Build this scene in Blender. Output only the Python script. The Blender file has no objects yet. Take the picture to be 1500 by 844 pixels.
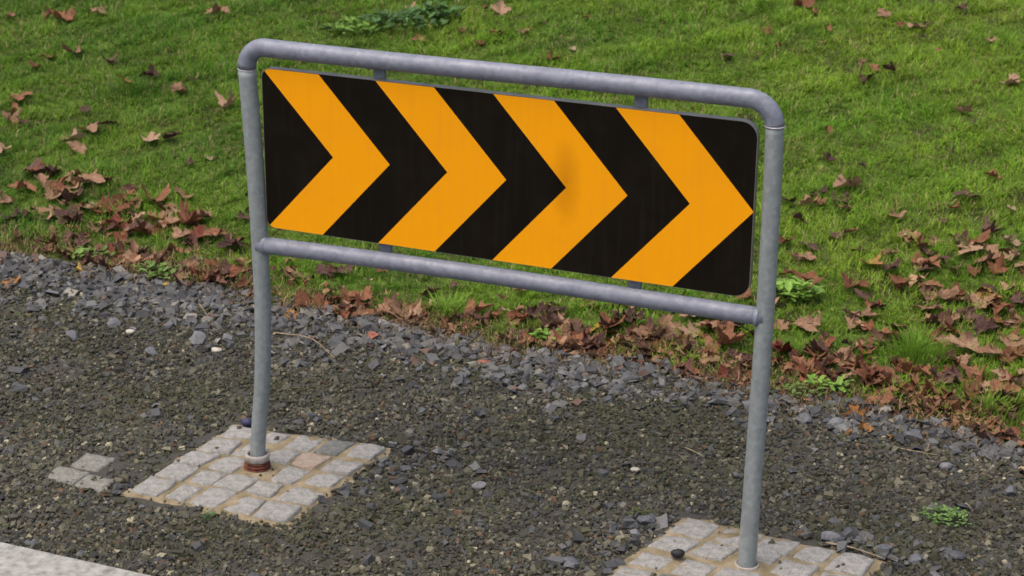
import bpy, bmesh, math
import numpy as np
from mathutils import Vector, Matrix

scene = bpy.context.scene
col = scene.collection

# ------------------------------------------------------------------ camera
cam_d = bpy.data.cameras.new('camera')
cam = bpy.data.objects.new('camera', cam_d)
col.objects.link(cam)
CR = Vector((0.9365, 0.3504, 0.0132)).normalized()
CU = Vector((-0.1375, 0.3323, 0.9331)).normalized()
CF = CR.cross(CU)                       # points backwards (+Z of the camera)
cam.matrix_world = Matrix((
    (CR.x, CU.x, CF.x, 1.9876),
    (CR.y, CU.y, CF.y, -5.2953),
    (CR.z, CU.z, CF.z, 2.9476),
    (0, 0, 0, 1)))
cam_d.sensor_width = 36.0
cam_d.lens = 36.0 * 3000.5 / 1500.0
cam_d.clip_end = 2000
cam_d.dof.use_dof = True
cam_d.dof.focus_distance = 6.1
cam_d.dof.aperture_fstop = 7.0
scene.camera = cam

# ------------------------------------------------------------------ sky, sun, exposure
SUN_EL, SUN_AZ = math.radians(69), math.radians(215)     # azimuth clockwise from +Y
world = bpy.data.worlds.new('World')
scene.world = world
world.use_nodes = True
wn = world.node_tree.nodes
wl = world.node_tree.links
bg = wn['Background']
sky = wn.new('ShaderNodeTexSky')
sky.sky_type = 'NISHITA'
sky.sun_disc = False
sky.sun_elevation = SUN_EL
sky.sun_rotation = SUN_AZ
sky.air_density = 0.6
sky.dust_density = 7.0
sky.ozone_density = 0.6
wl.new(sky.outputs['Color'], bg.inputs['Color'])
bg.inputs['Strength'].default_value = 0.15
sun_d = bpy.data.lights.new('sun', 'SUN')
sun_d.energy = 0.5
sun_d.angle = math.radians(110)
sun_d.color = (1.0, 0.95, 0.87)
sun = bpy.data.objects.new('sun', sun_d)
sdir = Vector((math.sin(SUN_AZ) * math.cos(SUN_EL), math.cos(SUN_AZ) * math.cos(SUN_EL), math.sin(SUN_EL)))
sun.rotation_euler = sdir.to_track_quat('Z', 'Y').to_euler()
sun.location = sdir * 20
col.objects.link(sun)
scene.view_settings.view_transform = 'Standard'
scene.view_settings.look = 'None'
scene.view_settings.gamma = 1.0
scene.view_settings.exposure = 0.62
scene.render.engine = 'CYCLES'
scene.cycles.max_bounces = 6
scene.cycles.filter_width = 1.6

RNG = np.random.default_rng(7)

# ------------------------------------------------------------------ helpers
def wave(x, y, s=0.0):
    """smooth patch noise, about -1..1"""
    x = np.asarray(x, float); y = np.asarray(y, float)
    return (np.sin(1.7 * x + 2.3 * y + s) + np.sin(3.1 * x - 1.9 * y + 1.3 + 2 * s) +
            np.sin(-4.7 * x + 5.3 * y + 0.7 + 3 * s) + 0.7 * np.sin(9.1 * x + 7.7 * y + s * 5)) / 3.2

def edge_y(x):
    """where the gravel ends and the grassy bank begins"""
    x = np.asarray(x, float)
    return (1.235 - 0.040 * x + 0.035 * np.sin(2.6 * x + 0.4) + 0.022 * np.sin(7.1 * x + 1.0) +
            0.014 * np.sin(17.3 * x) + 0.01 * np.sin(31 * x + 2))

def gz(x, y):
    """height of the ground"""
    x = np.asarray(x, float); y = np.asarray(y, float)
    xs = np.clip(x, -8, 8)
    t = np.clip((y - 1.35) * 12, -50, 50)
    bank = 0.12 * np.log1p(np.exp(t)) / 12
    bank = np.where(y > 9, 0.12 * 7.65 + 0.02 * (np.minimum(y, 60) - 9), bank)
    return -0.0149 * xs + bank

def lump(x, y):
    """small unevenness of the bank, nothing at the gravel"""
    k = np.clip((np.asarray(y, float) - 1.3) / 0.6, 0, 1)
    return k * (0.018 * wave(np.asarray(x) * 1.3, np.asarray(y) * 1.5, 2.0) + 0.010 * wave(np.asarray(x) * 3.7, np.asarray(y) * 4.1, 6.0))

def tag(o, label=None, cat=None, group=None, kind=None):
    if label: o['label'] = label
    if cat: o['category'] = cat
    if group: o['group'] = group
    if kind: o['kind'] = kind
    return o

def link(o, parent=None):
    col.objects.link(o)
    if parent is not None:
        o.parent = parent
    return o

def empty(name, loc=(0, 0, 0)):
    o = bpy.data.objects.new(name, None)
    o.empty_display_size = 0.1
    o.location = loc
    return link(o)

def meshobj(name, verts, faces, mat=None, parent=None, smooth=False):
    me = bpy.data.meshes.new(name)
    me.from_pydata([tuple(v) for v in verts], [], [tuple(f) for f in faces])
    if smooth:
        me.polygons.foreach_set('use_smooth', [True] * len(me.polygons))
    me.validate()
    me.update()
    if mat: me.materials.append(mat)
    return link(bpy.data.objects.new(name, me), parent)

def np_mesh(name, V, F, C=None, mat=None, smooth=False):
    """V (n,3), F (m,k) with one k, C (n,3) point colours"""
    me = bpy.data.meshes.new(name)
    n, (m, k) = len(V), F.shape
    me.vertices.add(n)
    me.vertices.foreach_set('co', np.ascontiguousarray(V, np.float32).ravel())
    me.loops.add(m * k)
    me.loops.foreach_set('vertex_index', np.ascontiguousarray(F, np.int32).ravel())
    me.polygons.add(m)
    me.polygons.foreach_set('loop_start', np.arange(0, m * k, k, dtype=np.int32))
    me.polygons.foreach_set('loop_total', np.full(m, k, np.int32))
    me.polygons.foreach_set('use_smooth', np.full(m, smooth, bool))
    if C is not None:
        a = me.attributes.new('tint', 'FLOAT_COLOR', 'POINT')
        c4 = np.ones((n, 4), np.float32); c4[:, :3] = C
        a.data.foreach_set('color', c4.ravel())
    me.update(calc_edges=True)
    if mat: me.materials.append(mat)
    return me

def tube(path, rad, seg=20, cap=True):
    """swept round tube; path (n,3), rad number or list"""
    P = np.asarray(path, float); n = len(P)
    R = np.full(n, rad, float) if np.isscalar(rad) else np.asarray(rad, float)
    T = np.gradient(P, axis=0); T /= np.linalg.norm(T, axis=1)[:, None]
    ref = np.array([0, 1.0, 0]) if abs(T[0][1]) < 0.9 else np.array([1.0, 0, 0])
    vs, fs = [], []
    for i in range(n):
        a = np.cross(T[i], ref); a /= np.linalg.norm(a); b = np.cross(T[i], a)
        for j in range(seg):
            t = 2 * math.pi * j / seg
            vs.append(P[i] + R[i] * (math.cos(t) * a + math.sin(t) * b))
    for i in range(n - 1):
        for j in range(seg):
            k = (j + 1) % seg
            fs.append((i * seg + j, i * seg + k, (i + 1) * seg + k, (i + 1) * seg + j))
    if cap:
        fs.append(tuple(range(seg))[::-1]); fs.append(tuple((n - 1) * seg + j for j in range(seg)))
    return vs, fs

def spline(pts, n):
    P = np.asarray(pts, float)
    Q = np.vstack([2 * P[0] - P[1], P, 2 * P[-1] - P[-2]])
    out = []
    for u in np.linspace(0, len(P) - 1, n):
        i = min(int(u), len(P) - 2); t = u - i
        a, b, c, d = Q[i], Q[i + 1], Q[i + 2], Q[i + 3]
        out.append(0.5 * (2 * b + (c - a) * t + (2 * a - 5 * b + 4 * c - d) * t * t + (3 * b - a - 3 * c + d) * t ** 3))
    return np.array(out)

def lathe(profile, seg=28):
    vs, fs = [], []
    for r, z in profile:
        for j in range(seg):
            t = 2 * math.pi * j / seg
            vs.append((r * math.cos(t), r * math.sin(t), z))
    for i in range(len(profile) - 1):
        for j in range(seg):
            k = (j + 1) % seg
            fs.append((i * seg + j, i * seg + k, (i + 1) * seg + k, (i + 1) * seg + j))
    return vs, fs

# ------------------------------------------------------------------ materials
def new_mat(name):
    m = bpy.data.materials.new(name); m.use_nodes = True
    nt = m.node_tree
    return m, nt, nt.nodes['Principled BSDF']

def nd(nt, kind, **kw):
    n = nt.nodes.new(kind)
    for k, v in kw.items():
        if k.startswith('i_'): n.inputs[k[2:].replace('_', ' ')].default_value = v
        else: setattr(n, k, v)
    return n

def ramp(nt, src, stops):
    r = nd(nt, 'ShaderNodeValToRGB')
    el = r.color_ramp.elements
    while len(el) < len(stops): el.new(0.5)
    for e, (p, c) in zip(el, stops):
        e.position = p; e.color = (*c, 1)
    nt.links.new(src, r.inputs['Fac'])
    return r.outputs['Color']

def noise(nt, scale, detail=4, rough=0.55, space='Object'):
    tc = nd(nt, 'ShaderNodeTexCoord')
    n = nd(nt, 'ShaderNodeTexNoise')
    n.inputs['Scale'].default_value = scale
    n.inputs['Detail'].default_value = detail
    n.inputs['Roughness'].default_value = rough
    nt.links.new(tc.outputs[space], n.inputs['Vector'])
    return n.outputs['Fac']

def mix(nt, fac, a, b, mode='MIX'):
    m = nd(nt, 'ShaderNodeMix', data_type='RGBA', blend_type=mode)
    for s, v in ((0, fac), (6, a), (7, b)):
        if hasattr(v, 'is_linked') or isinstance(v, bpy.types.NodeSocket): nt.links.new(v, m.inputs[s])
        else: m.inputs[s].default_value = v if s == 0 else (*v, 1)
    return m.outputs[2]

def bump(nt, bsdf, height, strength, dist):
    b = nd(nt, 'ShaderNodeBump')
    b.inputs['Strength'].default_value = strength
    b.inputs['Distance'].default_value = dist
    nt.links.new(height, b.inputs['Height'])
    nt.links.new(b.outputs['Normal'], bsdf.inputs['Normal'])

def simple(name, stops, scale, rough=0.8, detail=5, metal=0.0, bstr=0.0, bdist=0.002, bscale=None, spec=0.3):
    m, nt, b = new_mat(name)
    f = noise(nt, scale, detail)
    nt.links.new(ramp(nt, f, stops), b.inputs['Base Color'])
    b.inputs['Roughness'].default_value = rough
    b.inputs['Metallic'].default_value = metal
    b.inputs['Specular IOR Level'].default_value = spec
    if bstr: bump(nt, b, noise(nt, bscale or scale * 3, 4), bstr, bdist)
    return m

def tinted(name, rough=0.8, spec=0.25, var=0.35, scale=300.0, translucent=0.0):
    """colour of each piece comes from its own tint, with fine mottling"""
    m, nt, b = new_mat(name)
    a = nd(nt, 'ShaderNodeAttribute', attribute_name='tint')
    f = noise(nt, scale, 3)
    g = ramp(nt, f, [(0.3, (1 - var,) * 3), (0.7, (1 + var * 0.6,) * 3)])
    nt.links.new(mix(nt, 1.0, a.outputs['Color'], g, 'MULTIPLY'), b.inputs['Base Color'])
    b.inputs['Roughness'].default_value = rough
    b.inputs['Specular IOR Level'].default_value = spec
    if translucent:
        tr = nd(nt, 'ShaderNodeBsdfTranslucent')
        nt.links.new(a.outputs['Color'], tr.inputs['Color'])
        ms = nd(nt, 'ShaderNodeMixShader'); ms.inputs[0].default_value = translucent
        nt.links.new(b.outputs[0], ms.inputs[1]); nt.links.new(tr.outputs[0], ms.inputs[2])
        nt.links.new(ms.outputs[0], nt.nodes['Material Output'].inputs['Surface'])
    return m

def galvanised(name, a, b_, c, streak=(1, 1, 1)):
    m, nt, b = new_mat(name)
    tc = nd(nt, 'ShaderNodeTexCoord')
    mp = nd(nt, 'ShaderNodeMapping'); mp.inputs['Scale'].default_value = streak
    nt.links.new(tc.outputs['Object'], mp.inputs['Vector'])
    n1 = nd(nt, 'ShaderNodeTexNoise'); n1.inputs['Scale'].default_value = 14; n1.inputs['Detail'].default_value = 5
    n1.inputs['Roughness'].default_value = 0.62
    nt.links.new(mp.outputs[0], n1.inputs['Vector'])
    v = nd(nt, 'ShaderNodeTexVoronoi'); v.inputs['Scale'].default_value = 70
    nt.links.new(tc.outputs['Object'], v.inputs['Vector'])
    c1 = ramp(nt, n1.outputs['Fac'], [(0.3, a), (0.52, b_), (0.72, c)])
    bw = nd(nt, 'ShaderNodeRGBToBW'); nt.links.new(v.outputs['Color'], bw.inputs[0])
    c2 = mix(nt, 0.22, c1, ramp(nt, bw.outputs[0], [(0.2, (0.2,) * 3), (0.8, (0.8,) * 3)]), 'SOFT_LIGHT')
    # pale splashes
    n2 = noise(nt, 38, 3, 0.5)
    s = ramp(nt, n2, [(0.66, (0, 0, 0)), (0.74, (1, 1, 1))])
    sm = nd(nt, 'ShaderNodeMath', operation='MULTIPLY'); sm.inputs[1].default_value = 0.35
    nt.links.new(s, sm.inputs[0])
    nt.links.new(mix(nt, sm.outputs[0], c2, (0.36, 0.37, 0.37)), b.inputs['Base Color'])
    b.inputs['Metallic'].default_value = 0.1
    rr = ramp(nt, n1.outputs['Fac'], [(0.3, (0.62,) * 3), (0.7, (0.45,) * 3)])
    nt.links.new(rr, b.inputs['Roughness'])
    bump(nt, b, noise(nt, 160, 3), 0.12, 0.001)
    return m

M = {}
M['steel'] = galvanised('galvanised_rail', (0.158, 0.174, 0.218), (0.186, 0.203, 0.250), (0.220, 0.238, 0.285), (1, 3, 3))
M['steel_post'] = galvanised('galvanised_post', (0.215, 0.245, 0.248), (0.248, 0.278, 0.280), (0.285, 0.315, 0.316), (3, 3, 0.7))
M['weld'] = simple('weld_bead', [(0.3, (0.3, 0.31, 0.33)), (0.7, (0.5, 0.5, 0.5))], 60, 0.5, metal=0.3)
M['collar'] = simple('weathered_collar', [(0.3, (0.22, 0.19, 0.16)), (0.7, (0.42, 0.40, 0.37))], 45, 0.75, metal=0.2, bstr=0.4)
M['rust'] = simple('rusty_sleeve', [(0.3, (0.045, 0.016, 0.011)), (0.55, (0.13, 0.040, 0.024)), (0.75, (0.22, 0.085, 0.045))], 60, 0.85, bstr=0.5)
M['alu'] = simple('panel_aluminium', [(0.3, (0.2, 0.2, 0.18)), (0.7, (0.3, 0.3, 0.27))], 12, 0.5, metal=0.4)

def film(name, base, dust, rough, dark_mark):
    """sheeting with dust, faint rain streaks and a soft-edged darker patch by the third chevron"""
    m, nt, b = new_mat(name)
    f = noise(nt, 6.0, 5, 0.6)
    k = ramp(nt, f, [(0.45, (0, 0, 0)), (0.85, (1, 1, 1))])
    c = mix(nt, k, base, dust)
    tc = nd(nt, 'ShaderNodeTexCoord')
    mp = nd(nt, 'ShaderNodeMapping'); mp.inputs['Scale'].default_value = (45, 1, 2.2)
    nt.links.new(tc.outputs['Object'], mp.inputs['Vector'])
    st = nd(nt, 'ShaderNodeTexNoise'); st.inputs['Scale'].default_value = 1.0; st.inputs['Detail'].default_value = 4
    nt.links.new(mp.outputs[0], st.inputs['Vector'])
    sk = ramp(nt, st.outputs['Fac'], [(0.5, (0, 0, 0)), (0.8, (0.2,) * 3)])
    c = mix(nt, sk, c, tuple(0.75 * v + 0.02 for v in dust))
    mq = nd(nt, 'ShaderNodeMapping'); mq.inputs['Location'].default_value = (-0.198 / 0.075, 0, -1.12 / 0.19)
    mq.inputs['Scale'].default_value = (1 / 0.075, 0, 1 / 0.19); mq.inputs['Rotation'].default_value = (0, 0, 0)
    nt.links.new(tc.outputs['Object'], mq.inputs['Vector'])
    ln = nd(nt, 'ShaderNodeVectorMath', operation='LENGTH'); nt.links.new(mq.outputs[0], ln.inputs[0])
    wob = nd(nt, 'ShaderNodeMath', operation='MULTIPLY_ADD'); wob.inputs[1].default_value = 0.5
    nt.links.new(noise(nt, 14, 3), wob.inputs[0]); nt.links.new(ln.outputs['Value'], wob.inputs[2])
    sm = ramp(nt, wob.outputs[0], [(0.25, (0.7,) * 3), (1.0, (0, 0, 0))])
    c = mix(nt, sm, c, dark_mark)
    nt.links.new(c, b.inputs['Base Color'])
    rr = ramp(nt, noise(nt, 20, 4), [(0.3, (rough - 0.06,) * 3), (0.7, (rough + 0.1,) * 3)])
    nt.links.new(rr, b.inputs['Roughness'])
    b.inputs['Specular IOR Level'].default_value = 0.09
    return m
M['black'] = film('black_film', (0.007, 0.005, 0.003), (0.013, 0.010, 0.006), 0.5, (0.004, 0.002, 0.001))
M['orange'] = film('orange_film', (0.93, 0.370, 0.004), (0.87, 0.335, 0.007), 0.5, (0.52, 0.19, 0.004))
M['cobble'] = None
def cobble_mat(name, stops):
    m, nt, b = new_mat(name)
    f = noise(nt, 38, 6, 0.65)
    c = ramp(nt, f, stops)
    sp = ramp(nt, noise(nt, 260, 2), [(0.35, (0.72,) * 3), (0.62, (1.12,) * 3)])
    nt.links.new(mix(nt, 1.0, c, sp, 'MULTIPLY'), b.inputs['Base Color'])
    b.inputs['Roughness'].default_value = 0.85
    bump(nt, b, noise(nt, 60, 6, 0.7), 0.9, 0.007)
    return m
M['cobble'] = cobble_mat('granite_cobble', [(0.28, (0.15, 0.15, 0.135)), (0.5, (0.265, 0.262, 0.243)), (0.75, (0.36, 0.352, 0.325))])
M['cobble_dark'] = cobble_mat('dark_granite_cobble', [(0.3, (0.09, 0.096, 0.088)), (0.55, (0.16, 0.165, 0.15)), (0.75, (0.225, 0.225, 0.20))])
M['cobble_pink'] = cobble_mat('pink_granite_cobble', [(0.3, (0.25, 0.19, 0.15)), (0.55, (0.34, 0.27, 0.21)), (0.75, (0.38, 0.33, 0.27))])
M['cobble_old'] = cobble_mat('sunken_granite_cobble', [(0.3, (0.12, 0.122, 0.10)), (0.55, (0.21, 0.21, 0.18)), (0.75, (0.29, 0.285, 0.25))])
M['mortar'] = simple('sandy_mortar', [(0.28, (0.11, 0.095, 0.05)), (0.5, (0.215, 0.175, 0.105)), (0.72, (0.30, 0.255, 0.175))], 17, 0.95, 6, bstr=0.8, bdist=0.006, bscale=120)
M['concrete'] = simple('kerb_concrete', [(0.3, (0.14, 0.142, 0.125)), (0.5, (0.28, 0.285, 0.26)), (0.72, (0.38, 0.385, 0.35))], 30, 0.9, 9, bstr=0.35, bdist=0.003, bscale=180)
M['asphalt'] = simple('asphalt', [(0.3, (0.035, 0.035, 0.036)), (0.7, (0.07, 0.07, 0.07))], 150, 0.9, 4, bstr=0.6, bdist=0.004)
M['gravel'] = tinted('fine_gravel', 0.85, 0.25, 0.35, 500)
M['slate'] = tinted('slate_chip', 0.62, 0.4, 0.3, 160)
M['grass'] = tinted('grass_blade', 0.6, 0.25, 0.15, 40, 0.4)
M['straw'] = tinted('dry_straw', 0.85, 0.15, 0.2, 100)
M['weed'] = tinted('weed_leaf', 0.55, 0.3, 0.2, 60, 0.25)
M['twig'] = simple('dry_twig', [(0.3, (0.22, 0.16, 0.09)), (0.7, (0.38, 0.30, 0.18))], 50, 0.9)

def bed_mat():
    m, nt, b = new_mat('gravel_grit')
    f = noise(nt, 220, 3, 0.7)
    c = ramp(nt, f, [(0.3, (0.02, 0.02, 0.017)), (0.55, (0.06, 0.057, 0.048)), (0.75, (0.13, 0.122, 0.10))])
    k = ramp(nt, noise(nt, 3.0, 4), [(0.5, (0, 0, 0)), (0.7, (1, 1, 1))])
    nt.links.new(mix(nt, k, c, mix(nt, 0.5, c, (0.045, 0.05, 0.02))), b.inputs['Base Color'])
    b.inputs['Roughness'].default_value = 0.95
    bump(nt, b, f, 0.9, 0.006)
    return m
M['bed'] = bed_mat()

def earth_mat():
    m, nt, b = new_mat('turf_earth')
    f = noise(nt, 45, 6, 0.7)
    soil = ramp(nt, f, [(0.3, (0.020, 0.018, 0.010)), (0.55, (0.045, 0.042, 0.02)), (0.75, (0.09, 0.075, 0.035))])
    turf = ramp(nt, noise(nt, 30, 6, 0.7), [(0.3, (0.045, 0.085, 0.013)), (0.55, (0.10, 0.17, 0.025)), (0.75, (0.17, 0.22, 0.045))])
    k = ramp(nt, noise(nt, 4, 5, 0.6), [(0.35, (0, 0, 0)), (0.55, (1, 1, 1))])
    nt.links.new(mix(nt, k, soil, turf), b.inputs['Base Color'])
    b.inputs['Roughness'].default_value = 1.0
    b.inputs['Specular IOR Level'].default_value = 0.1
    bump(nt, b, f, 1.0, 0.02)
    return m
M['earth'] = earth_mat()

def leaf_mat(name, dark, mid, pale):
    m, nt, b = new_mat(name)
    oi = nd(nt, 'ShaderNodeObjectInfo')
    f = noise(nt, 9, 5, 0.6)
    ad = nd(nt, 'ShaderNodeMath', operation='MULTIPLY_ADD')
    ad.inputs[1].default_value = 0.35; nt.links.new(oi.outputs['Random'], ad.inputs[0]); 
    sb = nd(nt, 'ShaderNodeMath', operation='SUBTRACT'); sb.inputs[1].default_value = 0.175
    nt.links.new(f, sb.inputs[0]); nt.links.new(sb.outputs[0], ad.inputs[2])
    c = ramp(nt, ad.outputs[0], [(0.25, dark), (0.5, mid), (0.75, pale)])
    nt.links.new(c, b.inputs['Base Color'])
    b.inputs['Roughness'].default_value = 0.75
    b.inputs['Specular IOR Level'].default_value = 0.25
    bump(nt, b, noise(nt, 25, 4), 0.6, 0.01)
    tr = nd(nt, 'ShaderNodeBsdfTranslucent'); nt.links.new(c, tr.inputs['Color'])
    ms = nd(nt, 'ShaderNodeMixShader'); ms.inputs[0].default_value = 0.12
    nt.links.new(b.outputs[0], ms.inputs[1]); nt.links.new(tr.outputs[0], ms.inputs[2])
    nt.links.new(ms.outputs[0], nt.nodes['Material Output'].inputs['Surface'])
    return m
LEAFC = {
    't': ('tan', leaf_mat('tan_leaf', (0.16, 0.088, 0.052), (0.28, 0.165, 0.10), (0.38, 0.255, 0.165))),
    'r': ('rust brown', leaf_mat('rust_leaf', (0.11, 0.044, 0.022), (0.20, 0.085, 0.042), (0.29, 0.145, 0.08))),
    'p': ('dull purple-brown', leaf_mat('purple_brown_leaf', (0.035, 0.017, 0.014), (0.085, 0.042, 0.034), (0.15, 0.085, 0.065))),
    'd': ('dark red', leaf_mat('dark_red_leaf', (0.07, 0.014, 0.010), (0.125, 0.028, 0.018), (0.18, 0.06, 0.035))),
    'o': ('ochre', leaf_mat('ochre_leaf', (0.18, 0.075, 0.02), (0.30, 0.14, 0.04), (0.38, 0.22, 0.09))),
    'k': ('pale straw', leaf_mat('pale_leaf', (0.22, 0.16, 0.085), (0.34, 0.26, 0.15), (0.44, 0.36, 0.23))),
    'y': ('yellow', leaf_mat('yellow_leaf', (0.26, 0.16, 0.02), (0.42, 0.27, 0.03), (0.5, 0.36, 0.08))),
}

# ------------------------------------------------------------------ the setting
def axis(lo, hi, f0, f1, step):
    a = list(np.arange(f0, f1 + 1e-6, step))
    d = step
    while a[-1] < hi:
        d *= 1.5; a.append(min(a[-1] + d, hi))
    d = step
    while a[0] > lo:
        d *= 1.5; a.insert(0, max(a[0] - d, lo))
    return np.array(a)

def sheet(name, xs, ys, zf, mat, keep=None):
    X, Y = np.meshgrid(xs, ys)
    V = np.stack([X.ravel(), Y.ravel(), zf(X, Y).ravel()], 1)
    nx, ny = len(xs), len(ys)
    i, j = np.meshgrid(np.arange(nx - 1), np.arange(ny - 1))
    a = (j * nx + i).ravel()
    F = np.stack([a, a + 1, a + nx + 1, a + nx], 1)
    me = np_mesh(name, V, F, None, mat, True)
    o = link(bpy.data.objects.new(name, me))
    return tag(o, kind='structure')

def ground_z(x, y):
    z = gz(x, y) + lump(x, y) - 0.004
    dip = (y < -0.80) & (y > -8.6)
    return np.where(dip, -0.40, np.where(y <= -8.6, -0.02, z))
gx = axis(-400, 400, -6.0, 3.2, 0.06)
gy = np.unique(np.concatenate([axis(1.0, 500, 1.0, 7.0, 0.06), np.array([-400, -200, -80, -30, -12, -8.7, -8.6, -8.5, -4, -1.2, -0.81, -0.79, -0.5, 0.0, 0.4, 0.7])]))
sheet('ground', gx, gy, ground_z, M['earth'])

# gravel bed between the kerb and the bank, with a ragged far edge
bx = np.concatenate([np.arange(-14, -4, 0.25), np.arange(-4, 3, 0.03), np.arange(3, 12.01, 0.25)])
nv = 40
BV, BF = [], []
for i, x in enumerate(bx):
    ey = float(edge_y(x))
    for j in range(nv):
        y = -0.74 + (ey + 0.74) * j / (nv - 1)
        z = float(gz(x, y)) + 0.002 + 0.004 * float(wave(x * 6, y * 6, 1))
        if j == nv - 1: z -= 0.012
        BV.append((x, y, z))
for i in range(len(bx) - 1):
    for j in range(nv - 1):
        BF.append((i * nv + j, (i + 1) * nv + j, (i + 1) * nv + j + 1, i * nv + j + 1))
tag(meshobj('gravel_bed', BV, BF, M['bed'], smooth=True), kind='structure')

# road and kerb on the near side
tag(meshobj('road', [(-200, -8.4, -0.13), (200, -8.4, -0.13), (200, -1.04, -0.11), (-200, -1.04, -0.11)], [(0, 1, 2, 3)], M['asphalt']), kind='structure')
kerb = empty('kerb', (0, -0.885, 0))
tag(kerb, kind='structure')
def kerb_mesh(L):
    bm = bmesh.new()
    bmesh.ops.create_cube(bm, size=1)
    for v in bm.verts: v.co = Vector((v.co.x * L, v.co.y * 0.30, v.co.z * 0.30 - 0.15))
    bmesh.ops.bevel(bm, geom=[e for e in bm.edges], offset=0.012, segments=3, affect='EDGES', profile=0.6)
    me = bpy.data.meshes.new('kerb_stone'); bm.to_mesh(me); bm.free()
    me.polygons.foreach_set('use_smooth', [True] * len(me.polygons))
    me.materials.append(M['concrete'])
    return me
kme = kerb_mesh(0.994)
for i in range(-9, 9):
    o = link(bpy.data.objects.new('kerb_stone', kme), kerb)
    x = i
    o.location = (x, 0, -0.0149 * x + 0.012)
    o.rotation_euler = (0, 0.0149, 0)

# ------------------------------------------------------------------ cobble pads
PAD_L = [(-1.126, -0.292), (-0.584, -0.304), (-0.509, 0.310), (-1.043, 0.259)]
PAD_R = [(0.392, -0.372), (1.012, -0.395), (1.149, 0.194), (0.539, 0.232)]
def bil(q, u, v):
    a, b, c, d = [np.array(p) for p in q]
    return (1 - u) * (1 - v) * a + u * (1 - v) * b + u * v * c + (1 - u) * v * d

def inside_quad(q, x, y, grow=0.0):
    cx = sum(p[0] for p in q) / 4; cy = sum(p[1] for p in q) / 4
    ok = np.ones(np.shape(x), bool)
    for i in range(4):
        (x0, y0), (x1, y1) = q[i], q[(i + 1) % 4]
        L = math.hypot(x1 - x0, y1 - y0)
        d = ((x1 - x0) * (y - y0) - (y1 - y0) * (x - x0)) / L
        ok &= d > -grow
    return ok

GR = (0.0, 0.05, 0.2, 0.4, 0.6, 0.8, 0.95, 1.0)
def cobble_mesh(quad, ztop, rng, n=8):
    """one setts block: uneven domed top, chipped outline, sides going into the ground"""
    vs, fs = [], []
    q = [np.array(p) for p in quad]
    c = sum(q) / 4
    ph = rng.uniform(0, 6.28, 6)
    tilt = rng.normal(0, 0.025, 2)
    for j in range(n):
        for i in range(n):
            u, v = GR[i], GR[j]
            p = bil(quad, u, v)
            s, t = 2 * u - 1, 2 * v - 1
            e = max(abs(s), abs(t))
            # round the corners, wobble the outline
            k = 1 - 0.045 * (abs(s) * abs(t)) ** 2
            if e > 0.99:
                a = math.atan2(t, s)
                k *= 1 + 0.022 * math.sin(3 * a + ph[0]) + 0.014 * math.sin(5 * a + ph[1]) + 0.008 * math.sin(9 * a + ph[2])
            p = c + (p - c) * k
            d = p - c
            z = ztop - 0.0040 * (e > 0.99) - 0.0015 * e ** 3 + 0.003 * math.sin(3 * s + ph[3]) * math.sin(2.6 * t + ph[4]) + d @ tilt + rng.normal(0, 0.0008)
            vs.append((p[0], p[1], z))
    for j in range(n - 1):
        for i in range(n - 1):
            a = j * n + i
            fs.append((a, a + 1, a + n + 1, a + n))
    ring = [i for i in range(n)] + [j * n + n - 1 for j in range(1, n)] + [(n - 1) * n + i for i in range(n - 2, -1, -1)] + [j * n for j in range(n - 2, 0, -1)]
    base = len(vs)
    for r in ring:
        p = np.array(vs[r][:2]); p = c + (p - c) * 1.03
        vs.append((p[0], p[1], ztop - 0.07))
    L = len(ring)
    for i in range(L):
        k = (i + 1) % L
        fs.append((ring[k], ring[i], base + i, base + k))
    return vs, fs

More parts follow.
